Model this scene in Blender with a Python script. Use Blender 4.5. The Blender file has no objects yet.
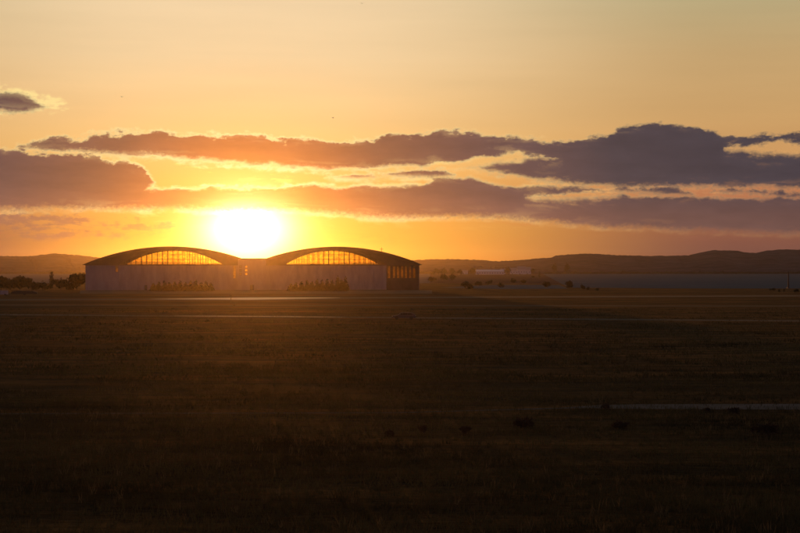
import bpy, math, random
import numpy as np
random.seed(7)
rng = np.random.default_rng(11)
S = bpy.context.scene
C = S.collection
F = 1600.0            # focal length of the 800 px wide photograph, in its pixels
HZ = 268.0            # horizon row
CAM = 10.6            # height of the viewpoint above the plain
SUN_AZ = math.atan((247 - 400) / F)
SUN_EL = math.radians(1.5)
HAZE_DENSITY = 0.000036
SUN_E = 0.85

def X(px, d): return (px - 400) / F * d
def Z(py, d): return CAM + (HZ - py) / F * d
def G(px, py, z=0.0):
    d = (CAM - z) * F / (py - HZ)
    return (X(px, d), d, z)

# ------------------------------------------------------------------ materials
def mat(name, col, rough=0.8, noise=None, bump=None, col2=None, scale=(1, 1, 1), spec=0.5, trans=0.0, metal=0.0):
    m = bpy.data.materials.new(name); m.use_nodes = True
    nt = m.node_tree; N = nt.nodes; L = nt.links
    b = N['Principled BSDF']
    b.inputs['Roughness'].default_value = rough
    b.inputs['Specular IOR Level'].default_value = spec
    b.inputs['Metallic'].default_value = metal
    b.inputs['Base Color'].default_value = (*col, 1)
    if noise:
        tc = N.new('ShaderNodeTexCoord'); mp = N.new('ShaderNodeMapping')
        mp.inputs['Scale'].default_value = scale
        L.new(tc.outputs['Object'], mp.inputs['Vector'])
        nz = N.new('ShaderNodeTexNoise'); nz.inputs['Scale'].default_value = noise
        nz.inputs['Detail'].default_value = 6; nz.inputs['Roughness'].default_value = 0.62
        L.new(mp.outputs[0], nz.inputs['Vector'])
        cr = N.new('ShaderNodeValToRGB')
        cr.color_ramp.elements[0].position = 0.36; cr.color_ramp.elements[0].color = (*col, 1)
        cr.color_ramp.elements[1].position = 0.66; cr.color_ramp.elements[1].color = (*(col2 or col), 1)
        L.new(nz.outputs['Fac'], cr.inputs['Fac']); L.new(cr.outputs['Color'], b.inputs['Base Color'])
        if bump:
            bp = N.new('ShaderNodeBump'); bp.inputs['Distance'].default_value = bump; bp.inputs['Strength'].default_value = 1
            L.new(nz.outputs['Fac'], bp.inputs['Height']); L.new(bp.outputs[0], b.inputs['Normal'])
    if trans > 0:
        t = N.new('ShaderNodeBsdfTranslucent'); mx = N.new('ShaderNodeMixShader')
        if noise: L.new(cr.outputs['Color'], t.inputs['Color'])
        else: t.inputs['Color'].default_value = (*col, 1)
        mx.inputs[0].default_value = trans
        L.new(b.outputs[0], mx.inputs[1]); L.new(t.outputs[0], mx.inputs[2])
        L.new(mx.outputs[0], N['Material Output'].inputs['Surface'])
    return m

def ground_mat():
    m = bpy.data.materials.new('meadow'); m.use_nodes = True
    nt = m.node_tree; N = nt.nodes; L = nt.links; b = N['Principled BSDF']
    b.inputs['Roughness'].default_value = 0.95; b.inputs['Specular IOR Level'].default_value = 0.03
    tc = N.new('ShaderNodeTexCoord')
    def nz(scale, sc, detail=5):
        mp = N.new('ShaderNodeMapping'); mp.inputs['Scale'].default_value = scale
        L.new(tc.outputs['Object'], mp.inputs['Vector'])
        n = N.new('ShaderNodeTexNoise'); n.inputs['Scale'].default_value = sc
        n.inputs['Detail'].default_value = detail; n.inputs['Roughness'].default_value = 0.6
        L.new(mp.outputs[0], n.inputs['Vector']); return n
    def ramp(n, p0, c0, p1, c1):
        r = N.new('ShaderNodeValToRGB'); e = r.color_ramp.elements
        e[0].position = p0; e[0].color = (*c0, 1); e[1].position = p1; e[1].color = (*c1, 1)
        L.new(n.outputs['Fac'], r.inputs['Fac']); return r
    big = nz((0.6, 4.0, 1), 0.010); mid = nz((0.8, 2.6, 1), 0.08, 7); fine = nz((1, 1, 1), 1.7, 5)
    r1 = ramp(big, 0.38, (0.028, 0.018, 0.007), 0.64, (0.092, 0.048, 0.017))
    r2 = ramp(mid, 0.38, (0.22, 0.25, 0.22), 0.64, (1.75, 1.5, 1.15))
    r3 = ramp(fine, 0.3, (0.55, 0.55, 0.55), 0.7, (1.5, 1.45, 1.3))
    def mul(a, c):
        x = N.new('ShaderNodeMix'); x.data_type = 'RGBA'; x.blend_type = 'MULTIPLY'; x.inputs[0].default_value = 1
        L.new(a, x.inputs[6]); L.new(c, x.inputs[7]); return x.outputs[2]
    L.new(mul(mul(r1.outputs[0], r2.outputs[0]), r3.outputs[0]), b.inputs['Base Color'])
    bp = N.new('ShaderNodeBump'); bp.inputs['Distance'].default_value = 0.35
    L.new(fine.outputs['Fac'], bp.inputs['Height'])
    bp2 = N.new('ShaderNodeBump'); bp2.inputs['Distance'].default_value = 1.6
    L.new(mid.outputs['Fac'], bp2.inputs['Height']); L.new(bp.outputs[0], bp2.inputs['Normal'])
    L.new(bp2.outputs[0], b.inputs['Normal'])
    return m

def glass_mat(lo=0.02, hi=0.24, name='dusty_gold_lit_glass'):
    m = bpy.data.materials.new(name); m.use_nodes = True
    nt = m.node_tree; N = nt.nodes; L = nt.links; N.remove(N['Principled BSDF'])
    tc = N.new('ShaderNodeTexCoord'); mp = N.new('ShaderNodeMapping'); mp.inputs['Scale'].default_value = (0.7, 1, 1)
    L.new(tc.outputs['Object'], mp.inputs['Vector'])
    nz = N.new('ShaderNodeTexNoise'); nz.inputs['Scale'].default_value = 0.9; nz.inputs['Detail'].default_value = 4
    L.new(mp.outputs[0], nz.inputs['Vector'])
    mr = N.new('ShaderNodeMapRange'); mr.inputs[1].default_value = 0.35; mr.inputs[2].default_value = 0.65
    mr.inputs[3].default_value = lo; mr.inputs[4].default_value = hi
    L.new(nz.outputs['Fac'], mr.inputs[0])
    tp = N.new('ShaderNodeBsdfTransparent'); tp.inputs['Color'].default_value = (1.0, 0.93, 0.66, 1)  # gold of the low sky put into the glass tint
    tl = N.new('ShaderNodeBsdfTranslucent'); tl.inputs['Color'].default_value = (0.95, 0.78, 0.42, 1)  # golden glow tinted in here too
    gl = N.new('ShaderNodeBsdfGlossy'); gl.inputs['Roughness'].default_value = 0.15
    gl.inputs['Color'].default_value = (0.3, 0.3, 0.3, 1)
    m1 = N.new('ShaderNodeMixShader'); L.new(mr.outputs[0], m1.inputs[0]); L.new(tp.outputs[0], m1.inputs[1]); L.new(tl.outputs[0], m1.inputs[2])
    m2 = N.new('ShaderNodeMixShader'); m2.inputs[0].default_value = 0.05
    L.new(m1.outputs[0], m2.inputs[1]); L.new(gl.outputs[0], m2.inputs[2])
    L.new(m2.outputs[0], N['Material Output'].inputs['Surface'])
    return m

M = dict(
    ground=ground_mat(), glass=glass_mat(), frosted=glass_mat(0.35, 0.85, 'frosted_glass'),
    field=mat('stubble_field', (0.085, 0.110, 0.125), 0.95, 0.02, None, (0.125, 0.150, 0.165), (1, 3, 1), spec=0.0),
    plough=mat('ploughed_field', (0.08, 0.05, 0.04), 0.9, 0.02, None, (0.12, 0.08, 0.075), (1, 3, 1), spec=0.0),
    asphalt=mat('worn_asphalt', (0.05, 0.044, 0.043), 0.92, 0.25, 0.01, (0.075, 0.066, 0.062), spec=0.09),
    concrete=mat('apron_concrete', (0.08, 0.074, 0.07), 0.5, 0.15, 0.006, (0.12, 0.11, 0.10), spec=0.4),
    glint=mat('glint_concrete', (0.05, 0.045, 0.04), 0.36, 0.05, 0.02, (0.07, 0.06, 0.05), (1, 4, 1), spec=0.62),  # stands in for the sun's glint on the roads
    gravel=mat('pale_track', (0.035, 0.032, 0.038), 0.9, 0.35, 0.02, (0.085, 0.075, 0.085), spec=0.08),
    hill=mat('wooded_hill', (0.032, 0.027, 0.038), 0.95, 0.02, 4.0, (0.080, 0.065, 0.095), spec=0.0),
    render=mat('pale_render', (0.27, 0.225, 0.23), 0.75, 0.35, None, (0.35, 0.30, 0.30), (1, 1, 0.35), spec=0.25),
    door=mat('door_paint', (0.255, 0.215, 0.215), 0.6, 0.22, None, (0.37, 0.31, 0.31), (1.6, 1, 0.45), spec=0.3),
    roof=mat('dark_roof_concrete', (0.075, 0.058, 0.045), 0.85, 0.3, None, (0.11, 0.085, 0.068), spec=0.1),
    steel=mat('dark_steel', (0.045, 0.035, 0.03), 0.6, spec=0.2),
    inner=mat('hall_floor', (0.22, 0.20, 0.18), 0.5),
    leaf=mat('dark_foliage', (0.030, 0.036, 0.014), 0.8, 1.2, None, (0.065, 0.062, 0.024), trans=0.3, spec=0.1),
    needle=mat('conifer_needles', (0.012, 0.014, 0.006), 0.85, 1.2, None, (0.030, 0.028, 0.012), trans=0.15, spec=0.05),
    leaf2=mat('brown_foliage', (0.045, 0.028, 0.018), 0.85, 1.2, None, (0.075, 0.045, 0.026), trans=0.25, spec=0.1),
    bark=mat('bark', (0.05, 0.038, 0.028), 0.9),
    grass=mat('grass_blades', (0.030, 0.027, 0.010), 0.75, 0.06, None, (0.125, 0.098, 0.036), trans=0.32, spec=0.15),
    dry=mat('dry_stalks', (0.09, 0.065, 0.035), 0.8, 0.5, None, (0.20, 0.14, 0.07), trans=0.5, spec=0.1),
    house=mat('lime_wall', (0.55, 0.52, 0.52), 0.8, spec=0.2),
    tile=mat('faded_roof_tiles', (0.30, 0.26, 0.26), 0.8, spec=0.1),
    sheet=mat('pale_sheet_roof', (0.62, 0.60, 0.62), 0.4),
    dark=mat('dark_opening', (0.03, 0.028, 0.027), 0.5),
    carpaint=mat('grey_blue_paint', (0.055, 0.045, 0.065), 0.55, spec=0.12),
    carglass=mat('car_glass', (0.02, 0.02, 0.025), 0.08, spec=0.6),
    rubber=mat('rubber', (0.02, 0.02, 0.02), 0.9),
    chrome=mat('bare_metal', (0.4, 0.4, 0.42), 0.35, metal=1.0),
    lampglass=mat('lamp_glass', (0.5, 0.5, 0.48), 0.2),
    wood=mat('weathered_post', (0.06, 0.05, 0.04), 0.85),
    bird=mat('bird_feathers', (0.06, 0.05, 0.045), 0.8),
)

# ------------------------------------------------------------------ mesh helpers
M['glint'].node_tree.nodes['Principled BSDF'].inputs['Specular Tint'].default_value = (1.0, 0.52, 0.14, 1)  # orange sunlight put into the reflection colour of the glint strips
class MB:
    def __init__(s): s.v = []; s.f = []
    def add(s, vs, fs):
        n = len(s.v); s.v += [tuple(v) for v in vs]; s.f += [tuple(i + n for i in f) for f in fs]; return s
    def box(s, x0, x1, y0, y1, z0, z1):
        return s.add([(x0,y0,z0),(x1,y0,z0),(x1,y1,z0),(x0,y1,z0),(x0,y0,z1),(x1,y0,z1),(x1,y1,z1),(x0,y1,z1)],
                     [(0,3,2,1),(4,5,6,7),(0,1,5,4),(1,2,6,5),(2,3,7,6),(3,0,4,7)])
    def prism(s, pts, y0, y1):                 # outline in x,z extruded along y
        n = len(pts)
        return s.add([(x, y0, z) for x, z in pts] + [(x, y1, z) for x, z in pts],
                     [tuple(range(n)), tuple(range(2*n-1, n-1, -1))] + [((i+1) % n, i, n+i, n+(i+1) % n) for i in range(n)])
    def strip(s, lo, hi, y0, y1):              # closed solid between two x,z polylines, extruded along y
        n = len(lo)
        vs = [(x, y0, z) for x, z in lo] + [(x, y0, z) for x, z in hi] + [(x, y1, z) for x, z in lo] + [(x, y1, z) for x, z in hi]
        fs = []
        for i in range(n-1):
            fs += [(i, i+1, n+i+1, n+i), (2*n+i+1, 2*n+i, 3*n+i, 3*n+i+1), (i+1, i, 2*n+i, 2*n+i+1), (n+i, n+i+1, 3*n+i+1, 3*n+i)]
        fs += [(0, n, 3*n, 2*n), (n-1, 3*n-1, 4*n-1, 2*n-1)]
        return s.add(vs, fs)
    def tube(s, p0, p1, r0, r1=None, n=8):
        import mathutils
        r1 = r0 if r1 is None else r1
        a = mathutils.Vector(p0); b = mathutils.Vector(p1); d = (b - a).normalized()
        u = d.orthogonal().normalized(); w = d.cross(u)
        vs = []
        for p, r in ((a, r0), (b, r1)):
            for k in range(n):
                t = 2*math.pi*k/n; vs.append(tuple(p + u*math.cos(t)*r + w*math.sin(t)*r))
        fs = [(k, (k+1) % n, n+(k+1) % n, n+k) for k in range(n)] + [tuple(range(n-1, -1, -1)), tuple(range(n, 2*n))]
        return s.add(vs, fs)
    def build(s, name, m, parent=None, loc=None, smooth=False):
        me = bpy.data.meshes.new(name); me.from_pydata(s.v, [], s.f); me.materials.append(m)
        if smooth: me.polygons.foreach_set('use_smooth', [True]*len(me.polygons))
        me.update()
        o = bpy.data.objects.new(name, me); C.objects.link(o)
        if parent: o.parent = parent
        if loc: o.location = loc
        return o

def np_mesh(name, V, faces_n, m, parent=None, smooth=False):
    """V: (k*faces_n, 3) loose polygons of faces_n corners"""
    me = bpy.data.meshes.new(name); nv = len(V); nf = nv // faces_n
    me.vertices.add(nv); me.vertices.foreach_set('co', V.astype('f').ravel())
    me.loops.add(nv); me.loops.foreach_set('vertex_index', np.arange(nv, dtype='i'))
    me.polygons.add(nf); me.polygons.foreach_set('loop_start', (np.arange(nf)*faces_n).astype('i'))
    me.polygons.foreach_set('loop_total', np.full(nf, faces_n, dtype='i'))
    me.materials.append(m); me.update(calc_edges=True)
    o = bpy.data.objects.new(name, me); C.objects.link(o)
    if parent: o.parent = parent
    return o

def thing(name, label, cat, loc=(0, 0, 0), rz=0.0, group=None):
    o = bpy.data.objects.new(name, None); C.objects.link(o); o.location = loc; o.rotation_euler[2] = rz
    o['label'] = label; o['category'] = cat
    if group: o['group'] = group
    return o
def tag(o, label, cat, group=None):
    o['label'] = label; o['category'] = cat
    if group: o['group'] = group
    return o
def struct(o, kind='structure', label=None):
    o['kind'] = kind
    if label: o['label'] = label
    return o
def copy_tree(o, parent=None):
    c = o.copy(); C.objects.link(c)
    if parent: c.parent = parent
    for ch in [k for k in S.objects if k.parent == o]: copy_tree(ch, c)
    return c

# ------------------------------------------------------------------ ground, fields, roads
g = MB()
xs = [-9000, -3000, -900, -300, 0, 300, 900, 3000, 9000]; ys = [-800, 0, 200, 600, 1500, 3000, 9000]
vs = [(x, y, 0) for y in ys for x in xs]; nx = len(xs)
g.add(vs, [(j*nx+i, j*nx+i+1, (j+1)*nx+i+1, (j+1)*nx+i) for j in range(len(ys)-1) for i in range(nx-1)])
struct(g.build('ground', M['ground']), label='dark grassy plain stretching to the hills')

def sheet(name, top, bot, m, z, label):
    """a ground sheet between two polylines given as picture rows on the plain"""
    a = MB(); n = len(top)
    a.add([G(x, y, z) for x, y in bot] + [G(x, y, z) for x, y in top], [(i, i+1, n+i+1, n+i) for i in range(n-1)])
    return struct(a.build(name, m), label=label)
sheet('field', [(-700, 273.9), (430, 273.9)], [(-700, 283.2), (430, 283.2)], M['field'], 0.03, 'pale cut field behind the hangars')
sheet('field', [(543, 273.9), (700, 273.9), (1500, 273.9)], [(569, 287.6), (700, 288.4), (1500, 288.8)], M['field'], 0.03, 'broad pale grey field beyond the dark meadow')
sheet('field', [(430, 273.9), (543, 273.9)], [(430, 283.2), (562, 284.0)], M['plough'], 0.03, 'brown field in front of the far village')
sheet('field', [(478, 285.6), (500, 284.9), (560, 285.1)], [(440, 287.6), (500, 289.0), (568, 288.6)], M['field'], 0.03, 'small pale strip of field beside the bushes')
sheet('apron', [(80, 290.2), (432, 290.2)], [(80, 293.6), (432, 293.6)], M['asphalt'], 0.02, 'tarmac apron in front of the hangars')
sheet('taxiway', [(-500, 301.8), (150, 298.4), (250, 297.2), (400, 296.8), (1400, 292.6)],
      [(-500, 302.9), (150, 299.8), (250, 300.2), (400, 298.2), (1400, 293.8)], M['asphalt'], 0.02, 'asphalt taxiway crossing the plain before the hangars')
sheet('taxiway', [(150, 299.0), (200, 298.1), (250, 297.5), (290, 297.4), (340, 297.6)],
      [(150, 299.1), (200, 299.3), (250, 299.7), (290, 299.0), (340, 297.8)], M['glint'], 0.03, 'sun glint laid as a tinted strip on the taxiway')  # glossy tinted strip added over the asphalt as the sun's gleam
sheet('road', [(-500, 310.3), (300, 316.2), (1400, 325.2)], [(-500, 311.3), (300, 317.4), (1400, 326.4)], M['asphalt'], 0.02, 'narrow perimeter road across the meadow')
sheet('road', [(175, 315.7), (225, 315.8), (290, 316.3), (345, 317.2)], [(175, 315.85), (225, 316.3), (290, 316.8), (345, 317.3)], M['glint'], 0.03, 'tinted sun glint strip added along the narrow perimeter road')  # same added glint, thinner, over the perimeter road
sheet('road', [(-500, 303.9), (1400, 306.6)], [(-500, 304.6), (1400, 307.3)], M['asphalt'], 0.02, 'thin service road between taxiway and perimeter road')
sheet('path', [(-400, 414.4), (400, 412.2), (560, 407.6), (600, 404.9), (640, 404.2), (1200, 402.6)],
      [(-400, 415.0), (400, 412.9), (560, 408.6), (600, 408.2), (640, 408.8), (1200, 411.4)], M['gravel'], 0.02, 'pale track crossing the foreground meadow')

# ------------------------------------------------------------------ hills
def hills(name, pts, d0, d1, seed, label, zmin=0.0):
    pr = random.Random(seed)
    ph = [(pr.uniform(0.004, 0.35), pr.uniform(0, 6.3)) for _ in range(14)]
    px = np.arange(-900, 1701, 2.0)
    py = np.interp(px, [p[0] for p in pts], [p[1] for p in pts])
    prof = [(0.0, 0.0), (0.12, 0.10), (0.3, 0.28), (0.5, 0.55), (0.7, 0.82), (0.85, 0.95), (1.0, 1.0), (1.3, 0.9), (1.9, 0.5), (2.6, 0.0)]
    vs = []; fs = []
    for j, (t, h) in enumerate(prof):
        d = d0 + (d1 - d0)*t
        for i, x in enumerate(px):
            top = Z(py[i], d1)
            w = sum(math.sin(x*f*1.7 + p + j*0.9)/(1 + 22*f) for f, p in ph)*0.30
            z = top*h + (w*min(h, 1)*1.0 if h < 1 else pr.uniform(-0.7, 0.9)) - (0.8 if h == 0 else 0)
            dd = d + (w*90 if 0 < h < 1 else 0)
            vs.append((X(x, d), dd, z))
    n = len(px)
    for j in range(len(prof)-1):
        for i in range(n-1): fs.append((j*n+i, j*n+i+1, (j+1)*n+i+1, (j+1)*n+i))
    m = MB(); m.add(vs, fs); return struct(m.build(name, M['hill'], smooth=True), label=label)
ridge = [(-900, 252), (-500, 250), (-200, 254), (0, 256), (28, 256.3), (45, 254.4), (56, 253.4), (64, 254), (80, 255.4), (95, 257.2), (130, 261),
         (250, 264), (370, 262.5), (415, 260), (432, 259.4), (455, 259), (480, 260), (497, 261.2), (520, 260.2), (540, 258.2), (551, 257.6),
         (556, 255.6), (575, 254), (592, 253.8), (612, 255), (655, 256), (690, 255.4), (703, 251.8), (715, 250.2), (735, 250.4), (750, 253),
         (757, 253), (768, 250.4), (782, 249.6), (830, 249.6), (900, 252), (1100, 250), (1400, 254), (1700, 252)]
hills('hills', ridge, 3150, 3900, 3, 'long wooded ridge of hills along the horizon')
low = [(-900, 270), (0, 266.5), (90, 267), (300, 269), (420, 266.8), (440, 265.8), (466, 265.6), (490, 267), (520, 268), (560, 271), (700, 272.5), (1700, 270)]
hills('hills', low, 2900, 3080, 5, 'low nearer rise in front of the ridge')

# ------------------------------------------------------------------ vegetation
def crown_verts(blobs, n, size, r, up=0.0):
    """n leaf quads scattered through a set of ellipsoids (cx,cy,cz,rx,ry,rz)"""
    w = np.array([b[3]*b[4]*b[5] for b in blobs]); w = w/w.sum()
    idx = r.choice(len(blobs), n, p=w); B = np.array(blobs)[idx]
    d = r.normal(size=(n, 3)); d /= np.linalg.norm(d, axis=1)[:, None]
    rad = r.uniform(0, 1, n)**0.45
    P = B[:, :3] + d*B[:, 3:]*rad[:, None]
    a = r.normal(size=(n, 3)); a[:, 2] += up; a /= np.linalg.norm(a, axis=1)[:, None]
    b = np.cross(a, r.normal(size=(n, 3))); b /= np.linalg.norm(b, axis=1)[:, None]
    s = size*r.uniform(0.6, 1.4, n)[:, None]
    V = np.stack([P - a*s, P + b*s*0.6, P + a*s, P - b*s*0.6], 1)
    V = V.reshape(-1, 3); V[:, 2] = np.maximum(V[:, 2], 0.02)
    return V
def limbs(h, r, n, spread, rnd):
    m = MB(); m.tube((0, 0, -0.1), (0.02*h, 0, h*0.72), r, r*0.35, 7)
    for k in range(n):
        t = rnd.uniform(0.25, 0.65); a = rnd.uniform(0, 6.28); z = h*t
        m.tube((0.02*h*t, 0, z), (math.cos(a)*spread*0.7, math.sin(a)*spread*0.7, z + h*0.22), r*0.45, r*0.12, 5)
    return m
def tree(name, px, base, top, wpx, label, cat='tree', kind='round', group=None, leaf='leaf', n=420, dens=1.0):
    d = CAM*F/(base - HZ); h = (base - top)/F*d; w = wpx/F*d/2
    r = np.random.default_rng(int(px*13 + base*7)); rnd = random.Random(int(px*31 + wpx))
    t = thing(name, label, cat, (X(px, d), d, 0), rnd.uniform(-0.3, 0.3), group)
    bl = []
    if kind == 'round':
        for k in range(7):
            a = rnd.uniform(0, 6.28); q = rnd.uniform(0.1, 0.62)
            bl.append((math.cos(a)*w*q, math.sin(a)*w*q, h*rnd.uniform(0.38, 0.74), w*rnd.uniform(0.32, 0.6), w*rnd.uniform(0.3, 0.6), h*rnd.uniform(0.16, 0.27)))
        bl.append((0, 0, h*0.6, w*0.62, w*0.62, h*0.4))
    elif kind == 'cone':
        for k in range(8):
            q = k/7; bl.append((rnd.uniform(-.1, .1)*w, 0, h*(0.12 + 0.8*q), w*(0.95 - 0.72*q), w*(0.95 - 0.72*q), h*0.10))
    elif kind == 'column':
        for k in range(7):
            q = k/6; bl.append((0, 0, h*(0.12 + 0.80*q), w*(0.95 - 0.5*abs(q-0.4)), w*(0.95 - 0.5*abs(q-0.4)), h*0.11))
    elif kind == 'bush':
        for k in range(6):
            a = rnd.uniform(0, 6.28); q = rnd.uniform(0.1, 0.65)
            bl.append((math.cos(a)*w*q, math.sin(a)*w*q*0.7, h*rnd.uniform(0.25, 0.6), w*rnd.uniform(0.35, 0.55), w*rnd.uniform(0.3, 0.5), h*rnd.uniform(0.22, 0.4)))
    limbs(h, max(0.05, 0.028*h), 4, w*0.8, rnd).build('trunk', M['bark'], t)
    np_mesh('crown', crown_verts(bl, n, max(w, h*0.3)*0.13/dens, r), 4, M[leaf], t)
    return t

# trees at the left edge
tree('tree', 1, 290.5, 276.0, 22, 'dark tree cut by the left edge of the plain, beside the round bushy tree', n=700)
tree('tree', 20, 290.8, 275.8, 30, 'wide rounded dark tree left of the slender cypress', n=700)
tree('cypress_tree', 51.5, 288.5, 271.6, 5.2, 'slender upright cypress standing alone left of the hangars', kind='column', n=500)
tree('tree', 61, 290, 278, 20, 'small dark tree just right of the slender cypress', n=500)
tree('tree', 77, 290, 272.6, 26, 'tall bushy tree touching the left wall of the hangar', n=800)
for i, (x, tp, w, lb) in enumerate([(10, 279.5, 20, 'low shrub between the two dark trees at the left edge'),
        (37, 280.5, 20, 'low ragged shrub right of the wide rounded tree'), (45, 280.2, 14, 'low shrub just left of the slender cypress'),
        (69, 279, 20, 'low dense shrub between the small tree and the tall bushy tree')]):
    tree('shrub', x, 290, tp, w, lb, 'shrub', 'bush', 'low shrubs under the left trees', n=320)
# rows of shrubs in front of the hangar doors
order = ['leftmost', 'second from the left', 'third from the left', 'fourth from the left', 'fifth from the left', 'sixth from the left', 'seventh from the left',
         'eighth from the left', 'ninth from the left', 'tenth from the left', 'eleventh from the left', 'rightmost']
row1 = [(153.5, 283), (159, 281.6), (164.5, 280.4), (169.5, 282), (175, 281.5), (180, 280.2), (185.5, 282), (190.5, 281), (195.5, 279.6), (201, 282.2), (206, 280.4), (210.5, 282.6)]
row2 = [(291, 283.5), (296, 282.4), (301.5, 281), (307, 280), (312, 281), (317, 279.2), (322, 279.8), (327, 278.8), (332, 279.6), (337.5, 275.6), (341.5, 278.6), (345.5, 276.4)]
for row, where, grp in ((row1, 'left', 'conifers in front of the left hangar'), (row2, 'right', 'conifers in front of the right hangar')):
    for (x, tp), o in zip(row, order):
        tree('conifer', x, 291.3, tp, 9.6, f'dark conifer, {o} of the row before the {where} hangar doors', 'conifer', 'cone', grp, 'needle', n=900, dens=1.0)
# far trees and bushes right of the hangars
tree('tree', 554.5, 274.0, 262.6, 7.0, 'hazy far tree, left one of the lone pair under the hills', kind='round', n=700, group='lone pair of far trees')
tree('tree', 567, 274.0, 262.2, 7.0, 'hazy far tree, right one of the lone pair under the hills', kind='round', n=700, group='lone pair of far trees')
tree('tree', 539.5, 277.6, 270.8, 3.6, 'narrow dark leaning tree at the end of the far village', kind='column', n=260)
tree('bush', 533, 277.8, 275, 5, 'tiny dark bush beside the narrow leaning tree', 'bush', 'bush', n=200)
tree('bush', 547, 287.4, 280.4, 10, 'round olive bush, first of the bushes beside the pale field', 'bush', 'bush', 'bushes by the pale field', n=420)
tree('bush', 569, 287.6, 280.0, 12, 'largest olive bush of those beside the pale field', 'bush', 'bush', 'bushes by the pale field', n=460)
tree('bush', 582, 289.2, 283.6, 8, 'dark bush close right of the largest olive bush', 'bush', 'bush', 'bushes by the pale field', n=320)
tree('bush', 588, 290.2, 286.0, 6, 'small dark bush, second last of the line by the field', 'bush', 'bush', 'bushes by the pale field', n=260)
tree('bush', 597, 291, 287.6, 7, 'low dark bush ending the line by the pale field', 'bush', 'bush', 'bushes by the pale field', n=240)
tree('bush', 467, 289.0, 280.6, 15, 'dark round bush in the brown field right of the hangars', 'bush', 'bush', n=300)
tree('bush', 489, 285, 279.2, 9, 'small hazy bush alone in the middle of the brown field', 'bush', 'bush', n=240)
tree('bush', 501, 287.6, 281.4, 9, 'small bush left of the pale strip of field', 'bush', 'bush', n=240)
for i, (x, b, tp, w, lb) in enumerate([(772, 290.6, 287.6, 7, 'low dark bush, leftmost of those near the far mast'), (779, 292.4, 288, 4, 'narrow dark bush left of the far mast'),
        (784, 292.2, 287.6, 3.4, 'thin dark bush just left of the far mast'), (796, 292.6, 288.2, 9, 'wide dark bush right of the far mast')]):
    tree('bush', x, b, tp, w, lb, 'bush', 'bush', 'bushes near the far mast', n=260)
for x, b, tp, w, lb in ((431, 282.5, 276.6, 11, 'dark low tree close to the glazed hangar corner'), (443, 281.5, 273.6, 11, 'dark tree second from the glazed hangar corner'),
        (452.5, 281.2, 274.2, 9, 'dark tree third from the glazed hangar corner'), (479, 286.5, 281.0, 10, 'dark bushy tree between the large round bush and the hazy bush'),
        (513, 283.6, 278.4, 9, 'dark small tree in the field before the pale houses'), (523, 284.0, 279.8, 8, 'dark low tree in the field before the tallest pale house')):
    tree('tree', x, b, tp, w, lb, 'tree', 'round', 'dark trees in the field right of the hangars', n=360)
# village trees
for i, (x, b, tp, w, lb) in enumerate([(436, 275.6, 268.4, 11, 'hazy tree nearest the right end of the hangars'), (444, 276, 267.4, 9, 'hazy tree second from the hangars'),
        (452, 276, 267.8, 9, 'hazy tree third from the hangars'), (460, 276.2, 268.8, 8, 'hazy tree fourth from the hangars'),
        (473, 275.6, 267.2, 9, 'hazy tree just left of the long pale barn'), (508, 275, 266.2, 8, 'hazy tree between the barn and the village houses'),
        (533, 275, 268, 7, 'hazy tree ending the village on its right side')]):
    tree('tree', x, b, tp, w, lb, 'tree', 'round', 'hazy trees about the far village', n=300)
# hedgerow line at the foot of the hills
V = []
for x in np.arange(-700, 1500, 1.6):
    if 432 < x < 545 : continue
    d = 2860 + 12*math.sin(x*0.05); h = 2.6 + 2.0*random.random() + (2.6 if random.random() < .06 else 0)
    V.append(crown_verts([(X(x, d), d, h*0.5, 3.2, 3.2, h*0.5)], 40, 1.0, rng))
struct(np_mesh('treeline', np.concatenate(V), 4, M['leaf']), 'stuff', 'thin dark far hedgerow at the foot of the hills')
# bushes in the foreground meadow
for i, (x, b, tp, w, lb) in enumerate([(605, 408.4, 402.8, 12, 'small dark bush at the left end of the pale track'), (707, 411.5, 407, 10, 'tiny dark bush on the near verge of the pale track'),
        (733, 413.5, 405.5, 18, 'rounded dark bush half covering the pale track'), (766, 436, 419, 32, 'largest dark bush of the foreground meadow'),
        (525, 428, 416, 28, 'wide low reddish bush in the foreground meadow'), (466, 433, 425, 24, 'low brown bush left of the wide reddish one'),
        (424, 433, 424, 13, 'small brown bush, leftmost in the foreground meadow'), (620, 428, 420, 22, 'flat brown bush below the left end of the track'),
        (390, 437, 428, 14, 'dim round bush near the middle of the meadow')]):
    tree('bush', x, b, tp, w, lb, 'bush', 'bush', 'bushes in the foreground meadow', 'leaf2', n=520, dens=1.5)

# grass: real blades over the meadow
def blades(n, d0, d1, hmin, hmax, wid, spread, seed, patch=True, power=1.0):
    r = np.random.default_rng(seed)
    d = d0*(d1/d0)**(r.uniform(0, 1, n)**power); x = d*r.uniform(-0.36, 0.36, n)
    if patch:
        q = np.sin(x*0.11 + 3*np.sin(d*0.05)) + np.sin(d*0.17 + 2*np.sin(x*0.043)) + np.sin(x*.31+d*.23)
        keep = r.uniform(-2.6, 2.6, n) < q; d = d[keep]; x = x[keep]; n = len(d)
    k = 5
    base = np.repeat(np.stack([x, d, np.zeros(n)], 1), k, 0); m = n*k
    base[:, :2] += r.normal(size=(m, 2))*spread
    h = np.repeat(r.uniform(hmin, hmax, n), k)*r.uniform(0.6, 1.15, m)
    a = r.uniform(0, np.pi, m); w = np.stack([np.cos(a), np.sin(a), np.zeros(m)], 1)*wid
    lean = r.normal(size=(m, 3))*0.28*h[:, None]; lean[:, 2] = h
    return np.stack([base - w, base + w, base + lean], 1).reshape(-1, 3)
V = np.concatenate([blades(52000, 52, 170, 0.14, 0.36, 0.022, 0.16, 1), blades(30000, 150, 420, 0.2, 0.45, 0.05, 0.4, 2), blades(8000, 52, 130, 0.3, 0.55, 0.018, 0.1, 9, False)])
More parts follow.
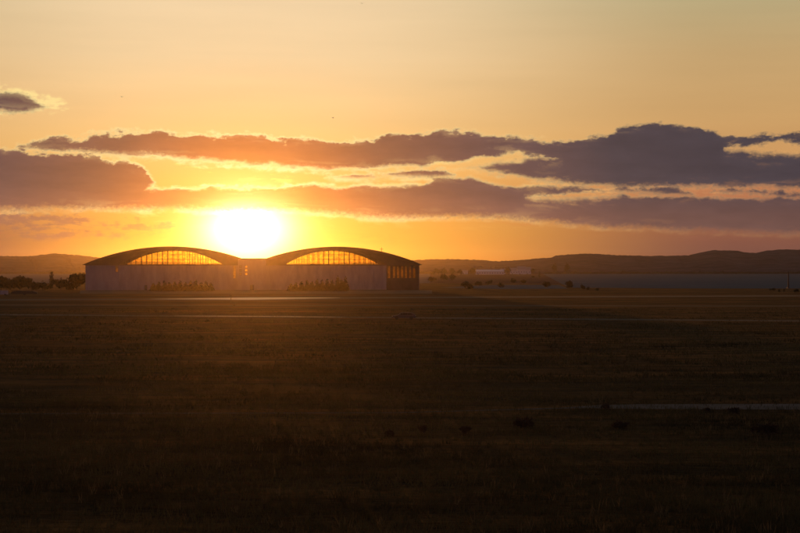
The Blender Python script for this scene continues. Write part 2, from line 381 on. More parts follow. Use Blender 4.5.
# keep the track and roads clear
def off_paths(V, k):
    c = V.reshape(-1, k, 3)[:, 0]; px = 400 + F*c[:, 0]/c[:, 1]; py = HZ + CAM*F/c[:, 1]
    t = np.interp(px, [-400, 400, 590, 640, 1200], [415.4, 410.6, 405.0, 404.0, 402.6]); b = np.interp(px, [-400, 400, 590, 640, 1200], [416.4, 411.6, 408.4, 409.6, 412.0])
    r = np.interp(px, [-500, 300, 1400], [310.3, 316.2, 325.2])
    keep = (rng.uniform(0, 1, len(c)) < 0.3) | ~((py > t) & (py < b) | (py > r - .3) & (py < r + 2.4))
    return V.reshape(-1, k, 3)[keep].reshape(-1, 3)
struct(np_mesh('grass', off_paths(V, 3), 3, M['grass']), 'stuff', 'dark rough meadow grass in the foreground')
V = blades(4200, 54, 200, 0.28, 0.62, 0.018, 0.13, 4, True)
struct(np_mesh('dry_grass', off_paths(V, 3), 3, M['dry']), 'stuff', 'scattered pale dry grass stalks in the meadow')

# ------------------------------------------------------------------ the hangars
D0 = 771.0; K = D0/F
def arc(hw, rise, z0, n, lo=-1.0, hi=1.0):
    R = (hw*hw + rise*rise)/(2*rise)
    out = []
    for i in range(n+1):
        x = hw*(lo + (hi-lo)*i/n); out.append((x, z0 + math.sqrt(max(0, R*R - x*x)) - (R - rise)))
    return out
HW, RISE, EAVE = 84.5*K, 17.2*K, Z(264.2, D0)      # big roof
LW, LR, LZ = 50.5*K, 14.2*K, Z(264.2, D0)          # lunette
DEP = 46.0
ROT = -SUN_AZ
SLITW = 1.3
def make_hangar(label, cx, right):
    t = thing('aircraft_hangar', label, 'hangar', (X(254, D0) + (cx - 254)*K*math.cos(ROT), D0 + (cx - 254)*K*math.sin(ROT), 0), ROT, 'the twin arched hangars')
    # roof shell
    n = 64
    outer = arc(HW + 0.6, RISE + 0.3, EAVE - 0.1, n); inner = arc(HW - 0.2, RISE - 0.55, EAVE - 0.5, n)
    MB().strip(inner, outer, -1.2, DEP + 1.2).build('roof', M['roof'], t, smooth=False)
    # ribs under the vault, front to back
    # crescent gables front and rear
    for y0, y1 in ((0, 0.8), (DEP - 0.8, DEP)):
        hi = arc(HW - 0.25, RISE - 0.6, EAVE - 0.5, 96)
        xsn = [p[0] for p in hi]
        def low(x):
            if abs(x) >= LW: return LZ
            R = (LW*LW + LR*LR)/(2*LR); return LZ + math.sqrt(max(0, R*R - x*x)) - (R - LR)
        pts = sorted(set(xsn + [-LW, LW]))
        his = [(x, max(LZ + 0.02, float(np.interp(x, xsn, [p[1] for p in hi])))) for x in pts]
        los = [(x, min(low(x), his[i][1] - 0.01)) for i, x in enumerate(pts)]
        MB().strip(los, his, y0, y1).build('gable', M['roof'], t)
        # lintel beam over the doors
        MB().box(-HW + 0.3, HW - 0.3, y0 - 0.15 if y0 == 0 else y0, y1 if y0 == 0 else y1 + 0.15, LZ - 0.55, LZ - 0.004).build('lintel', M['roof'], t)
        # glass of the lunette, with its mullions
        yc = (y0 + y1)/2
        la = [p for p in arc(LW - 0.05, LR, LZ, 60)]
        gl = MB().strip([(x, LZ) for x, z in la], [(x, max(z - 0.02, LZ + 0.01)) for x, z in la], yc - 0.02, yc + 0.02).build('lunette_window', M['glass'], t)
        mu = MB(); nm = 19
        for k in range(1, nm):
            x = -LW + 2*LW*k/nm; z = low(x)
            if z - LZ > 0.3: mu.box(x - 0.12, x + 0.12, yc - 0.25, yc + 0.2, LZ, z)
        for q in (0.36, 0.7):
            zz = LZ + LR*q; R = (LW*LW + LR*LR)/(2*LR); c = zz - LZ + (R - LR); xw = math.sqrt(max(0, R*R - c*c))
            mu.box(-xw, xw, yc - 0.12, yc + 0.12, zz - 0.05, zz + 0.05)
        mu.build('mullion', M['steel'], gl)
    # hall doors, eight sliding leaves front and rear
    nd = 8; w = 2*LW/nd
    for side in (0, 1):
        for k in range(nd):
            yy = (0.15 + 0.16*(k % 2)) if side == 0 else DEP - 0.35 - 0.16*(k % 2)
            dd = MB().box(-LW + k*w + 0.03, -LW + (k+1)*w - 0.03, yy, yy + 0.14, 0.05, LZ - 0.56)
            o = dd.build('sliding_door', M['door'], t)
            if side == 0:
                r = MB()
                for q in range(1, 5): r.box(-LW + k*w + w*q/5 - 0.05, -LW + k*w + w*q/5 + 0.05, yy - 0.05, yy - 0.003, 0.1, LZ - 0.6)
                r.build('door_rib', M['door'], o)
    # side bays under the low ends of the roof
    top = LZ - 0.56
    def bay(x0, x1, kind):
        """front and rear wall of one side bay; kind: blank / glazed / stair"""
        for y0, y1, front in ((0.1, 0.7, True), (DEP - 0.7, DEP - 0.1, False)):
            sgn = 1 if x1 > 0 else -1
            xin = x0 if sgn > 0 else x1                     # the edge beside the doors
            off = 5.4 if kind == 'stair' else 0.6
            s0, s1 = (xin + off, xin + off + SLITW) if sgn > 0 else (xin - off - SLITW, xin - off)
            zs0 = Z(278.4, D0) if kind != 'blank' else Z(272, D0)
            m = MB()
            lo_x, hi_x = min(x0, x1), max(x0, x1)
            if kind == 'plain': holes = []
            elif kind in ('blank', 'stair'): holes = [(s0, s1, zs0, top - 0.2)]
            else:
                holes = [(s0, s1, zs0, top - 0.2)]
                a = s1 + 1.2; b = hi_x - 0.9; nn = 6
                for c in range(nn):
                    x = a + (b - a)*c/nn; holes.append((x, x + (b - a)/nn - 0.75, Z(278.2, D0), top - 0.35))
            # wall around holes: slice by x
            cuts = sorted(set([lo_x, hi_x] + [h[0] for h in holes] + [h[1] for h in holes]))
            for a, b in zip(cuts[:-1], cuts[1:]):
                hs = sorted([h for h in holes if h[0] < (a+b)/2 < h[1]], key=lambda h: h[2]); z = 0.0
                for h in hs:
                    m.box(a, b, y0, y1, z, h[2]); z = h[3]
                m.box(a, b, y0, y1, z, top)
            m.build('wall', M['render'] if kind != 'glazed' else M['roof'], t)
            for h in holes:
                yc = (y0 + y1)/2
                f = MB()
                f.box(h[0], h[1], yc - 0.06, yc + 0.06, h[2], h[2] + 0.08).box(h[0], h[1], yc - 0.06, yc + 0.06, h[3] - 0.08, h[3])
                f.box(h[0], h[0] + 0.08, yc - 0.06, yc + 0.06, h[2] + 0.08, h[3] - 0.08).box(h[1] - 0.08, h[1], yc - 0.06, yc + 0.06, h[2] + 0.08, h[3] - 0.08)
                wd = f.build('window', M['steel'], t)
                MB().box(h[0] + 0.08, h[1] - 0.08, yc - 0.02, yc + 0.02, h[2] + 0.08, h[3] - 0.08).build('pane', M['frosted' if y0 < 1 else 'glass'], wd)
    if not right:
        bay(-HW + 0.6, -LW - 0.01, 'blank'); bay(LW + 0.01, HW - 6.6, 'stair')
        # small service doors beside the hall doors
        d = MB().box((147-171.5)*K - 0.6, (147-171.5)*K + 0.6, 0.02, 0.09, 0.02, 2.4).build('service_door', M['dark'], t)
        MB().box((147-171.5)*K + 0.35, (147-171.5)*K + 0.45, -0.04, 0.018, 1.0, 1.15).build('handle', M['chrome'], d)
    else:
        bay(-HW + 6.6, -LW - 0.01, 'plain'); bay(LW + 0.01, HW - 0.6, 'glazed')
        ax = (383 - 336.5)*K; az = EAVE + RISE*(1 - (ax/HW)**2) - 0.1
        an = MB().tube((ax, 6, az - 0.5), (ax, 6, az + 2.6), 0.13, 0.09).tube((ax - 0.9, 6, az + 1.7), (ax + 0.9, 6, az + 1.7), 0.08)
        an.build('antenna', M['steel'], t)
    # outer side walls front to back
    for sx in (-1, 1):
        x = sx*(HW - 0.45)
        MB().box(x - 0.14, x + 0.14, 0.72, DEP - 0.72, 0, EAVE - 0.7).build('wall', M['render'], t)
    MB().box(-HW + 0.7, HW - 0.7, 0.8, DEP - 0.8, 0.0, 0.06).build('floor_slab', M['inner'], t)
    # gutters along the eaves
    for sx in (-1, 1):
        MB().box(sx*(HW + 0.75) - 0.15, sx*(HW + 0.75) + 0.15, -1.0, DEP + 1.0, EAVE - 0.4, EAVE - 0.1).build('gutter', M['steel'], t)
    return t
make_hangar('arched hangar on the left of the twin pair, plain walled at its outer end', 171.5, False)
make_hangar('arched hangar on the right of the twin pair, with antenna and glazed end bay', 336.5, True)

# connecting block between them, standing a little in front
t = thing('connecting_building', 'flat roofed block joining the two arched hangars', 'building', (X(252, D0), D0, 0), ROT)
bw = 14*K; zt = Z(258.4, D0); BD = DEP*0.35
holes = []
for c in (240.6, 246.2):
    for r_ in (274.6, 270.9, 267.2):
        hx = (c - 252)*K; hz_ = Z(r_, D0); holes.append((hx - 0.6, hx + 0.6, hz_ - 0.35, hz_ + 0.85))
for y0, y1 in ((-2.4, -2.0), (BD - 0.4, BD)):
    m = MB(); cuts = sorted(set([-bw, bw] + [h[0] for h in holes] + [h[1] for h in holes]))
    for a, b in zip(cuts[:-1], cuts[1:]):
        z = 0.0
        for h in sorted([h for h in holes if h[0] < (a+b)/2 < h[1]], key=lambda h: h[2]):
            m.box(a, b, y0, y1, z, h[2]); z = h[3]
        m.box(a, b, y0, y1, z, zt - 0.5)
    m.build('wall', M['render'], t)
    for h in holes:
        yc = (y0 + y1)/2
        f = MB().box(h[0], h[1], yc - 0.05, yc + 0.05, h[2], h[2] + 0.08).box(h[0], h[1], yc - 0.05, yc + 0.05, h[3] - 0.08, h[3])
        f.box(h[0], h[0] + 0.08, yc - 0.05, yc + 0.05, h[2] + 0.08, h[3] - 0.08).box(h[1] - 0.08, h[1], yc - 0.05, yc + 0.05, h[2] + 0.08, h[3] - 0.08)
        f = f.build('window', M['steel'], t)
        MB().box(h[0] + 0.08, h[1] - 0.08, yc - 0.02, yc + 0.02, h[2] + 0.08, h[3] - 0.08).build('pane', M['glass'], f)
for sx in (-1, 1): MB().box(sx*(bw - 0.2) - 0.2, sx*(bw - 0.2) + 0.2, -1.99, BD - 0.41, 0, zt - 0.5).build('wall', M['render'], t)
MB().box(-bw - 0.3, bw + 0.3, -2.8, BD + 0.3, zt - 0.497, zt).build('roof', M['roof'], t)
d = MB().box(-0.9, 0.9, -2.47, -2.403, 0, 2.5).build('door', M['dark'], t)
MB().box(0.6, 0.7, -2.53, -2.475, 1.0, 1.2).build('handle', M['chrome'], d)

# ------------------------------------------------------------------ village
def house(px, base, wpx, hpx, dep, label, roofm='tile', group='pale houses of the far village', name='house', cat='house'):
    d = CAM*F/(base - HZ); w = wpx/F*d; h = hpx/F*d; wh = h*0.62
    t = thing(name, label, cat, (X(px, d), d, 0), 0.12*math.sin(px), group)
    MB().box(-w/2, w/2, 0, dep, 0, wh).build('wall', M['house'], t)
    MB().add([(-w/2-.4, -.5, wh), (w/2+.4, -.5, wh), (w/2+.4, dep+.5, wh), (-w/2-.4, dep+.5, wh), (-w/2-.4, dep/2, h), (w/2+.4, dep/2, h)],
             [(0, 1, 5, 4), (2, 3, 4, 5), (1, 2, 5), (3, 0, 4), (3, 2, 1, 0)]).build('roof', M[roofm], t)
    nw = max(2, int(w/4))
    for k in range(nw):
        x = -w/2 + w*(k + 0.5)/nw
        f = MB().box(x - 0.6, x + 0.6, -0.06, -0.003, wh*0.4, wh*0.4 + 1.3).build('window', M['dark'], t)
    f = MB().box(-w/2 + w*0.5/nw + 1.0, -w/2 + w*0.5/nw + 2.0, -0.06, -0.003, 0, 2.1).build('door', M['dark'], t)
house(490, 274.6, 28, 5.0, 14, 'long low barn with a pale sheet roof, left end of the village', 'sheet', None, 'barn', 'barn')
house(514, 274.2, 8, 6.4, 9, 'pale village house just right of the hazy tree')
house(521.5, 274.4, 8, 8.2, 10, 'tallest pale house of the far village')
house(528, 274.2, 6, 7.2, 9, 'pale house at the right end of the far village')
house(463, 274.3, 9, 4.2, 9, 'small pale house left of the barn among hazy trees')
house(503, 274.1, 5, 5.4, 8, 'small pale house touching the right end of the barn')

# ------------------------------------------------------------------ small things
# far mast
d = CAM*F/(288.2 - HZ)
t = thing('mast', 'tall thin dark mast rising before the pale field', 'mast', (X(788.5, d), d, 0))
MB().tube((0, 0, 0), (0, 0, Z(272.6, d)), 0.42, 0.26, 10).build('pole', M['steel'], t)
MB().box(-0.8, 0.8, -0.8, 0.8, 0, 0.35).build('footing', M['concrete'], t)
MB().tube((0, 0, Z(272.6, d)), (0, 0, Z(272.6, d) + 0.5), 0.3, 0.3, 8).build('lamp_head', M['steel'], t)
# marker post and low sign by the taxiway
x, y, z = G(231, 302.6)
t = thing('marker_post', 'thin dark post standing at the bright taxiway edge', 'post', (x, y, 0))
MB().tube((0, 0, 0), (0, 0, 2.3), 0.11, 0.09).build('pole', M['wood'], t)
MB().box(-0.28, 0.28, -0.14, -0.1, 1.75, 2.3).build('plate', M['wood'], t)
x, y, z = G(234.2, 307.6)
t = thing('ground_sign', 'small dark boxy sign in the grass below the thin post', 'sign', (x, y, 0))
MB().box(-0.34, 0.34, -0.14, 0.14, 0.25, 1.15).build('panel', M['wood'], t)
for sx in (-0.24, 0.24): MB().tube((sx, 0, 0), (sx, 0, 0.25), 0.04).build('leg', M['steel'], t)

# parked car on the perimeter road, seen side on, nose to the left
x, y, z = G(404, 319.3)
car = thing('parked_car', 'grey blue car parked side on by the perimeter road', 'car', (x, y, 0))
def car_body():
    side = [(-2.45, 0.32), (-2.48, 0.62), (-2.3, 0.80), (-1.25, 0.92), (-0.62, 1.36), (-0.2, 1.44), (1.35, 1.43), (1.95, 1.25), (2.38, 0.95), (2.45, 0.6), (2.42, 0.32)]
    n = len(side); vs = []; fs = []
    sec = [(-0.88, 0.96), (-0.86, 1.0), (0.86, 1.0), (0.88, 0.96)]
    for yy, sc in ((-0.80, 0.985), (-0.88, 0.96), (0.88, 0.96), (0.80, 0.985)):
        for sx, sz in side:
            tuck = 0.16 if sz > 1.0 else 0
            yq = yy - math.copysign(tuck, yy)
            vs.append((sx*sc, yq, 0.32 + (sz - 0.32)*(1.0 if abs(yy) < 0.85 else 0.97)))
    order_ = [1, 0, 3, 2]  # placeholder order keeps both flanks
    rows = [1, 0, 3, 2]
    rows = [n*1, n*0, n*3, n*2]
    for a, b in zip(rows[:-1], rows[1:]):
        for i in range(n-1): fs.append((a+i, a+i+1, b+i+1, b+i))
        fs.append((a+n-1, a, b, b+n-1))
    fs.append(tuple(n*1 + i for i in range(n))); fs.append(tuple(n*2 + i for i in range(n-1, -1, -1)))
    return MB().add(vs, fs)
car_body().build('body', M['carpaint'], car)
for (a, b, c_, d_) in (((-1.0, 0.95), (-0.28, 0.95), (-0.28, 1.34), (-0.52, 1.30)), ((-0.2, 0.95), (0.7, 0.95), (0.7, 1.36), (-0.2, 1.36)), ((0.78, 0.95), (1.8, 0.97), (1.5, 1.3), (0.78, 1.36))):
    MB().prism([a, b, c_, d_], -0.905, -0.885).build('side_window', M['carglass'], car)
    MB().prism([a, b, c_, d_], 0.885, 0.905).build('side_window', M['carglass'], car)
for wx in (-1.5, 1.5):
    for wy in (-0.80, 0.80):
        w_ = MB().tube((wx, wy - 0.11, 0.33), (wx, wy + 0.11, 0.33), 0.33, 0.33, 20).build('wheel', M['rubber'], car)
        MB().tube((wx, wy - 0.125, 0.33), (wx, wy + 0.125, 0.33), 0.19, 0.19, 14).build('rim', M['steel'], w_)
for sy in (-0.62, 0.62):
    MB().box(-2.475, -2.36, sy - 0.16, sy + 0.16, 0.6, 0.72).build('headlight', M['lampglass'], car)
    MB().box(2.35, 2.44, sy - 0.14, sy + 0.14, 0.72, 0.86).build('tail_light', M['lampglass'], car)
for sy in (-0.98, 0.98): MB().box(-0.78, -0.62, sy - 0.09, sy + 0.09, 0.95, 1.06).build('mirror', M['carpaint'], car)

# long low trailer in the grass at the left
x, y, z = G(24, 295.0)
tr = thing('trailer', 'long low dark trailer parked before the left trees', 'trailer', (x, y, 0))
MB().prism([(-4.8, 0.45), (-5.0, 0.8), (-4.3, 1.5), (-2.5, 1.75), (3.6, 1.62), (5.2, 1.1), (5.3, 0.6), (5.0, 0.45)], -0.75, 0.75).build('body', M['steel'], tr)
for sy in (-0.85, 0.85):
    w_ = MB().tube((0.2, sy - 0.1, 0.33), (0.2, sy + 0.1, 0.33), 0.33, 0.33, 16).build('wheel', M['rubber'], tr)
    MB().tube((0.2, sy - 0.11, 0.33), (0.2, sy + 0.11, 0.33), 0.17, 0.17, 12).build('rim', M['steel'], w_)
MB().tube((-4.9, 0, 0.5), (-6.2, 0, 0.42), 0.06).build('drawbar', M['steel'], tr)
MB().tube((-6.0, 0, 0.0), (-6.0, 0, 0.45), 0.05).build('jockey_stand', M['steel'], tr)
x, y, z = G(2, 295.4)
tr = thing('parked_van', 'small pale van parked at the far left end of the trailer', 'van', (x, y, 0))
MB().prism([(-2.2, 0.35), (-2.25, 1.0), (-1.6, 1.2), (-1.2, 1.9), (2.2, 1.95), (2.25, 0.35)], -0.85, 0.85).build('body', M['render'], tr)
MB().prism([(-1.38, 1.22), (-0.5, 1.22), (-0.5, 1.75), (-1.1, 1.75)], -0.87, -0.853).build('side_window', M['carglass'], tr)
for wx in (-1.4, 1.4):
    for sy in (-0.78, 0.78): MB().tube((wx, sy - 0.1, 0.33), (wx, sy + 0.1, 0.33), 0.33, 0.33, 16).build('wheel', M['rubber'], tr)

# birds high in the sky
def bird(px, py, d, rz, label):
    m = MB()
    m.add([(0, -.28, 0), (.07, -.1, .03), (.05, .15, .02), (0, .34, 0), (-.05, .15, .02), (-.07, -.1, .03), (0, 0, -.07)],
          [(0, 1, 6), (1, 2, 6), (2, 3, 6), (3, 4, 6), (4, 5, 6), (5, 0, 6), (0, 5, 4, 3, 2, 1)])
    b = tag(m.build('bird', M['bird'], loc=(X(px, d), d, Z(py, d))), label, 'bird', 'birds high in the sky')
    for sx in (-1, 1):
        MB().add([(0.05*sx, -.1, .02), (0.05*sx, .1, .02), (.38*sx, .02, .2), (.36*sx, -.12, .19), (.72*sx, -.16, .1), (0.3*sx, -.03, .13)],
                 [(0, 1, 2, 3), (3, 2, 4), (0, 5, 3), (1, 5, 2)]).build('wing', M['bird'], b)
    b.rotation_euler[2] = rz
bird(122, 97, 420, 0.7, 'tiny bird right of the small cloud at the left')
bird(333, 118, 430, -0.9, 'tiny bird just above the long cloud band')
bird(362, 3.5, 440, 0.3, 'tiny bird near the top edge of the sky')

# ------------------------------------------------------------------ haze
hz = MB().box(-4200, 4200, -400, 6700, -2.0, 80)
hm = bpy.data.materials.new('haze'); hm.use_nodes = True; nt = hm.node_tree; nt.nodes.remove(nt.nodes['Principled BSDF'])
pv = nt.nodes.new('ShaderNodeVolumePrincipled'); pv.inputs['Density'].default_value = HAZE_DENSITY
pv.inputs['Color'].default_value = (0.86, 0.84, 0.92, 1); pv.inputs['Anisotropy'].default_value = 0.94
nt.links.new(pv.outputs[0], nt.nodes['Material Output'].inputs['Volume'])
struct(hz.build('haze', hm), 'stuff', 'thin evening haze over the plain')

# ------------------------------------------------------------------ world: evening sky with cloud bands
W = bpy.data.worlds.new('World'); S.world = W; W.use_nodes = True
nt = W.node_tree; N = nt.nodes; L = nt.links
bg = N['Background']
class E:                                   # tiny expression builder over math nodes
    def __init__(s, o): s.o = o
    def _b(s, op, t, rev=False):
        n = N.new('ShaderNodeMath'); n.operation = op
        for i, q in enumerate((t, s) if rev else (s, t)):
            if isinstance(q, E): L.new(q.o, n.inputs[i])
            else: n.inputs[i].default_value = q
        return E(n.outputs[0])
    def __add__(s, t): return s._b('ADD', t)
    __radd__ = __add__
    def __sub__(s, t): return s._b('SUBTRACT', t)
    def __rsub__(s, t): return s._b('SUBTRACT', t, True)
    def __mul__(s, t): return s._b('MULTIPLY', t)
    __rmul__ = __mul__
    def __truediv__(s, t): return s._b('DIVIDE', t)
    def min(s, t): return s._b('MINIMUM', t)
    def max(s, t): return s._b('MAXIMUM', t)
    def pw(s, t): return s._b('POWER', t)
    def un(s, op):
        n = N.new('ShaderNodeMath'); n.operation = op; L.new(s.o, n.inputs[0]); return E(n.outputs[0])
    def exp(s): return s.un('EXPONENT')
    def abs(s): return s.un('ABSOLUTE')
    def sqrt(s): return s.un('SQRT')
def smooth(x, a, b):
    n = N.new('ShaderNodeMapRange'); n.interpolation_type = 'SMOOTHSTEP'; L.new(x.o, n.inputs[0])
    n.inputs[1].default_value = a; n.inputs[2].default_value = b; return E(n.outputs[0])
def lin(x, a, b):
    n = N.new('ShaderNodeMapRange'); L.new(x.o, n.inputs[0]); n.inputs[1].default_value = a; n.inputs[2].default_value = b; return E(n.outputs[0])
def s2l(c): return tuple((v/255/12.92 if v/255 <= .04045 else ((v/255+.055)/1.055)**2.4) for v in c)
def ramp(x, stops):                        # stops: (pos 0..1, sRGB 0..255)
    r = N.new('ShaderNodeValToRGB'); L.new(x.o, r.inputs['Fac']); e = r.color_ramp.elements
    while len(e) < len(stops): e.new(0.5)
    for q, (p, c) in zip(e, stops): q.position = p; q.color = (*s2l(c), 1)
    return r.outputs['Color']
def mix(f, a, b, mode='MIX'):
    x = N.new('ShaderNodeMix'); x.data_type = 'RGBA'; x.blend_type = mode; x.clamp_result = False; x.clamp_factor = True
    if isinstance(f, E): L.new(f.o, x.inputs[0])
    else: x.inputs[0].default_value = f
    for i, q in ((6, a), (7, b)):
        if isinstance(q, tuple): x.inputs[i].default_value = (*q, 1)
        else: L.new(q, x.inputs[i])
    return x.outputs[2]
def scale(col, f):
    x = N.new('ShaderNodeVectorMath'); x.operation = 'SCALE'
    if isinstance(col, tuple): x.inputs[0].default_value = col
    else: L.new(col, x.inputs[0])
    if isinstance(f, E): L.new(f.o, x.inputs[3])
    else: x.inputs[3].default_value = f
    return x.outputs[0]
def addc(a, b):
    x = N.new('ShaderNodeVectorMath'); x.operation = 'ADD'; L.new(a, x.inputs[0]); L.new(b, x.inputs[1]); return x.outputs[0]

tc = N.new('ShaderNodeTexCoord'); sp = N.new('ShaderNodeSeparateXYZ'); L.new(tc.outputs['Generated'], sp.inputs[0])
dx, dy, dz = E(sp.outputs[0]), E(sp.outputs[1]), E(sp.outputs[2])
az = dx._b('ARCTAN2', dy)*F                                   # azimuth, in 1/1600 rad
el = dz/((dx*dx + dy*dy).sqrt().max(0.001))*F                 # elevation, same unit
def conv(x, y):
    a = math.atan((x - 400)/F); return a*F, (HZ - y)*math.cos(a)
A0, A1 = -470.0, 470.0
an = lin(az, A0, A1)
def curve(pts, off=0.0):
    n = N.new('ShaderNodeFloatCurve'); c = n.mapping.curves[0]; n.mapping.use_clip = False
    q = []
    for x, y in pts:
        a, e = conv(x, y); q.append(((a - A0)/(A1 - A0), e/300))
    q.sort()
    if q[0][0] > 0: q.insert(0, (0.0, q[0][1]))
    if q[-1][0] < 1: q.append((1.0, q[-1][1]))
    while len(c.points) < len(q): c.points.new(0.5, 0.5)
    for p, (u, v) in zip(c.points, q): p.location = (u, v); p.handle_type = 'AUTO_CLAMPED'
    n.mapping.update(); L.new(an.o, n.inputs['Value']); return E(n.outputs[0])*300.0
def noise(sx, sy, detail=6, rough=0.6, seed=0.0, dist=0.0):
    cb = N.new('ShaderNodeCombineXYZ'); L.new((az*(1/sx)).o, cb.inputs[0]); L.new((el*(1/sy)).o, cb.inputs[1]); cb.inputs[2].default_value = seed
    n = N.new('ShaderNodeTexNoise'); n.inputs['Scale'].default_value = 1; n.inputs['Detail'].default_value = detail
    n.inputs['Roughness'].default_value = rough; n.inputs['Distortion'].default_value = dist
    L.new(cb.outputs[0], n.inputs['Vector']); return E(n.outputs['Fac'])

nA = noise(26, 13, 7, 0.62, 1.3) - 0.5
nB = noise(9, 6, 5, 0.6, 7.7) - 0.5
nC = noise(60, 10, 7, 0.62, 4.4, 0.6) - 0.5
jit = nA*25.0 + nB*9.0 + 1.2
jit_b = nA*13.0 + nB*6.0 + nC*8.0 + 1.2
def cloud(rows, k=1.0):
    rows = list(rows)
    if rows[0][1] > rows[0][2]: rows.insert(0, (rows[0][0] - 16, rows[0][1] + 40, rows[0][2] - 40))
    if rows[-1][1] > rows[-1][2]: rows.append((rows[-1][0] + 16, rows[-1][1] + 40, rows[-1][2] - 40))
    tp = curve([(x, t) for x, t, b in rows]); bt = curve([(x, b) for x, t, b in rows])
    return (tp - el + jit*k).min((el - bt + jit_b*k)*0.62)
cA = cloud([(14,149,145),(34,143,149),(60,139,152),(80,137,152),(110,135,154),(145,132,155),(165,134,156),(200,135,161),(250,136,165),(300,141,168),
            (340,142,170),(370,141,168),(400,133,167),(440,133,168),(465,131,167),(490,136,173),(515,138,177),(560,142,182),(600,138,185.5),
            (640,125,187),(655,123,187),(690,128,187),(713,130,187),(727,137,187),(760,136,187),(800,134,188),(850,135,188)])
H1 = cloud([(400,174,170),(415,171,170.5),(430,167,171.5),(460,164,169.5),(480,159,166),(500,155.5,161.5),(518,155,160),(530,158,156),(560,162,154)], 0.7)
H2 = cloud([(725,151,147),(740,149,148.5),(755,147,152),(775,143,152.5),(790,144,153),(805,147,151),(820,150,147)], 0.8)
cB = cloud([(-80,148,212),(0,149,209),(30,150,209),(60,152,208),(80,153,207),(95,156,207),(110,162,207),(125,165,205),(138,169,200),(148,175,190),(160,188,180)])
cC = cloud([(50,204,194),(95,190,208),(125,185,209),(150,187,209),(180,188,209),(210,187,210),(250,188,210),(290,187,211),(310,184,212),(340,187,214),(360,186,216),
            (400,186,217),(430,182,217),(438,177,217),(470,178,217),(490,183,217),(510,186,218),(560,186,223),(590,188,226),(620,194,228),(650,198,228),
            (680,197,230),(740,198,232),(780,197,233),(850,199,235)], 0.55)
H4 = cloud([(526,199,195),(548,196,198),(562,194,198),(588,193,196.5),(606,193,195.5),(622,195,192)], 0.5)
W3 = cloud([(325,179,176),(345,175,179),(370,174,179.5),(385,178,175)], 0.5)
W4 = cloud([(365,177,172),(385,173,176.5),(420,169.5,177.5),(440,171,178),(460,178,173)], 0.6)
W1 = cloud([(605,193,188),(622,189.5,191),(635,188,193),(660,187,194.5),(685,191,195.5),(700,197,192)], 0.8)
W2 = cloud([(700,194,188),(720,191,191),(745,189.5,193),(765,190,195),(785,193,198),(800,192,199),(850,190,200)], 0.9)
cT = cloud([(-60,93,109),(0,92,111),(15,94,113),(30,98,112),(38,103,110),(50,109,104)], 0.6)
dA = (cA.min(H1*-1.0)).min(H2*-1.0)
dC = cC.min(H4*-1.0)
d = dA.max(cB).max(dC).max(W3).max(W4).max(W1).max(W2).max(cT)
soft = nC*3.0
alpha = smooth(d, -1.0, 2.6)
# thin puffy streaks low on the left and between the bands
cE = cloud([(-80,217,237),(0,218,238),(30,217,238),(60,219,237),(90,218,236),(120,220,235),(160,226,233),(180,232,226)], 1.5)
alE = smooth(cE, -2.0, 4.0)*smooth(nC + nB*0.4, -0.10, 0.08)*0.85

sx = az - SUN_AZ*F; sy = (el - (HZ - 229.5))
r2 = sx*sx*0.62 + sy*sy*1.3
r = r2.sqrt()
rr = (sx*sx + sy*sy).sqrt()
ada = sx.max(sx*-1.0*(1.55 - smooth(el, 30, 130)*0.55))
en = lin(el, 0, 270)
near = ramp(en, [(0.0, (255, 158, 48)), (0.06, (255, 172, 58)), (0.13, (254, 178, 68)), (0.30, (250, 184, 92)), (0.42, (250, 197, 116)), (0.55, (249, 202, 136)), (0.78, (244, 210, 160)), (1.0, (240, 210, 166))])
far = ramp(en, [(0.0, (108, 68, 64)), (0.06, (120, 76, 68)), (0.13, (142, 88, 68)), (0.28, (190, 122, 82)), (0.40, (208, 154, 96)), (0.55, (204, 160, 104)), (0.78, (198, 164, 114)), (1.0, (184, 168, 126))])
wf = smooth(ada, 60, 480)
sky = mix(wf, near, far)
# faint high veil streaks
veil = noise(260, 22, 5, 0.55, 2.2) - 0.5
sky = scale(sky, veil*0.14 + 1.0)
# bright wisps of thin cloud lit through, between the bands
wz = smooth(el, 34, 60)*(1.0 - smooth(el, 104, 122))
wn = smooth(nC + nA*0.6, 0.05, 0.16)*wz
prox = (rr*(-1/190.0)).exp()
wcol = mix(wf, s2l((255, 212, 112)), s2l((222, 146, 86)))
sky = mix(wn*0.8, sky, wcol)
low_ = smooth(el, 14, 30)*(1.0 - smooth(el, 44, 56))
sky = mix(smooth(nC*-1.0 + nA*0.3, 0.03, 0.2)*low_*0.28, sky, mix(wf, s2l((250, 150, 60)), s2l((160, 98, 84))))
# lit edges of the clouds
edge = smooth(d, -3.2, -0.2)*(prox*1.25 + 0.05)*(smooth(nC*0.7 + nB*0.5 + nA*0.5, -0.16, 0.12)*0.85 + 0.15)
sky = mix(edge, sky, mix(lin(rr, 60, 420), s2l((255, 236, 165)), s2l((240, 186, 120))))
haloT = smooth(cloud([(-60,90,115),(0,91,114),(35,93,113.5),(55,97,111),(68,103,109),(85,110,102)], 1.2), -2.0, 4.0)
sky = mix(haloT*smooth(nC + nB*0.8, -0.12, 0.14)*0.85, sky, s2l((254, 226, 150)))
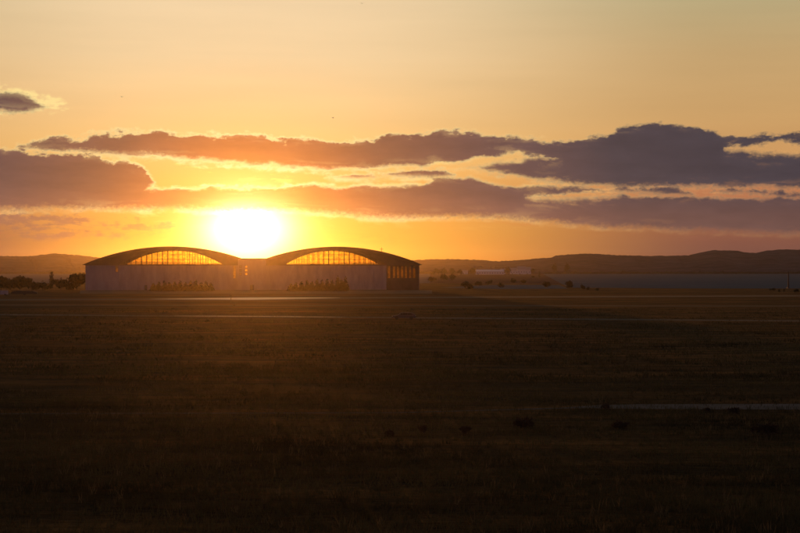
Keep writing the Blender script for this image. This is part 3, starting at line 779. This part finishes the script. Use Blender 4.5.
# body of the clouds: dusky purple far from the sun, orange close to it
cn = lin(rr, 0, 600)
ccol = ramp(cn, [(0.0, (250, 150, 60)), (0.13, (172, 104, 66)), (0.25, (132, 90, 70)), (0.34, (120, 85, 73)), (0.45, (104, 79, 76)), (0.62, (76, 66, 71)), (1.0, (68, 61, 69))])
ccol = addc(ccol, scale((0.085, 0.026, 0.006), 1.0 - smooth(el, 45, 88)))
tex = (noise(46, 13, 7, 0.6, 9.1) - 0.5)*1.2 + nC*0.5
thick = smooth(d, 0.0, 14.0)
ccol = scale(ccol, 1.08 + tex*0.40 - thick*0.10)
rim = (d*d*(-0.40)).exp()*smooth(el - (curve([(0, 209), (250, 212), (400, 217), (600, 226), (800, 234)]) + 6.0), 0, 6)
ccol = mix(rim*prox*1.5, ccol, s2l((255, 238, 170)))
sky = mix(alE, sky, scale(ccol, 1.12))
fr = noise(3.2, 2.4, 4, 0.6, 5.5) - 0.5
thin = smooth(nC*0.8 + nA*0.5, 0.01, 0.15)*(1.0 - smooth(d, 3.0, 9.0))
alpha = smooth(d + fr*(5.0 + nC*12.0), -2.0, 3.6)*(1.0 - thin*0.16)
sky = mix(alpha, sky, ccol)
# aureole of the sun
veil_s = 1.0 - alpha*0.62
g1 = (r2*(-1/(29.0**2))).exp()*2.9*veil_s
g2 = (r2*(-1/(46.0**2))).exp()*0.72*veil_s
g3 = (rr*(-1/70.0)).exp()*0.12
glow = addc(addc(scale((1.0, 0.92, 0.62), g1), scale((1.0, 0.66, 0.18), g2)), scale((1.0, 0.40, 0.04), g3))
sky = addc(sky, glow)
# away from the sunset: dusk sky from the sky model, mauve low band opposite the sun
st = N.new('ShaderNodeTexSky'); st.sky_type = 'NISHITA'; st.sun_disc = False
st.sun_elevation = SUN_EL; st.sun_rotation = SUN_AZ; st.dust_density = 2.0; st.air_density = 1.2
side = smooth(az.abs(), 700, 2600)
dusk = mix(smooth(el, 0, 900), s2l((112, 88, 118)), s2l((72, 68, 104)))
sky = mix(side, sky, dusk)
high = addc(scale(st.outputs[0], 0.10), scale((0.030, 0.026, 0.032), 1.0))
sky = mix(smooth(el, 280, 1100), sky, high)
sky = mix(smooth(el, 2, -8), sky, (0.02, 0.014, 0.010))
L.new(scale(sky, 10.0), bg.inputs['Color']); bg.inputs['Strength'].default_value = 0.10
W.cycles.sampling_method = 'MANUAL'; W.cycles.sample_map_resolution = 2048

# ------------------------------------------------------------------ sun lamp
sl = bpy.data.lights.new('sun', 'SUN'); sl.energy = SUN_E; sl.angle = math.radians(0.53); sl.color = (1.0, 0.30, 0.03)
so = bpy.data.objects.new('sun', sl); C.objects.link(so)
import mathutils
dirv = mathutils.Vector((math.sin(SUN_AZ)*math.cos(SUN_EL), math.cos(SUN_AZ)*math.cos(SUN_EL), math.sin(SUN_EL)))
so.rotation_euler = dirv.to_track_quat('Z', 'Y').to_euler()

# ------------------------------------------------------------------ camera
cd = bpy.data.cameras.new('camera'); cd.sensor_width = 36; cd.lens = 36*F/800; cd.clip_end = 30000; cd.clip_start = 0.5
co = bpy.data.objects.new('camera', cd); C.objects.link(co); co.location = (0, 0, CAM)
co.rotation_euler = (math.radians(90) + math.atan((HZ - 266.5)/F), 0, 0)
S.camera = co
S.view_settings.view_transform = 'Standard'; S.view_settings.look = 'None'
S.view_settings.exposure = 0; S.view_settings.gamma = 1; S.view_settings.use_curve_mapping = False
S.cycles.volume_bounces = 0; S.cycles.max_bounces = 6; S.cycles.transparent_max_bounces = 12
S.cycles.use_denoising = True
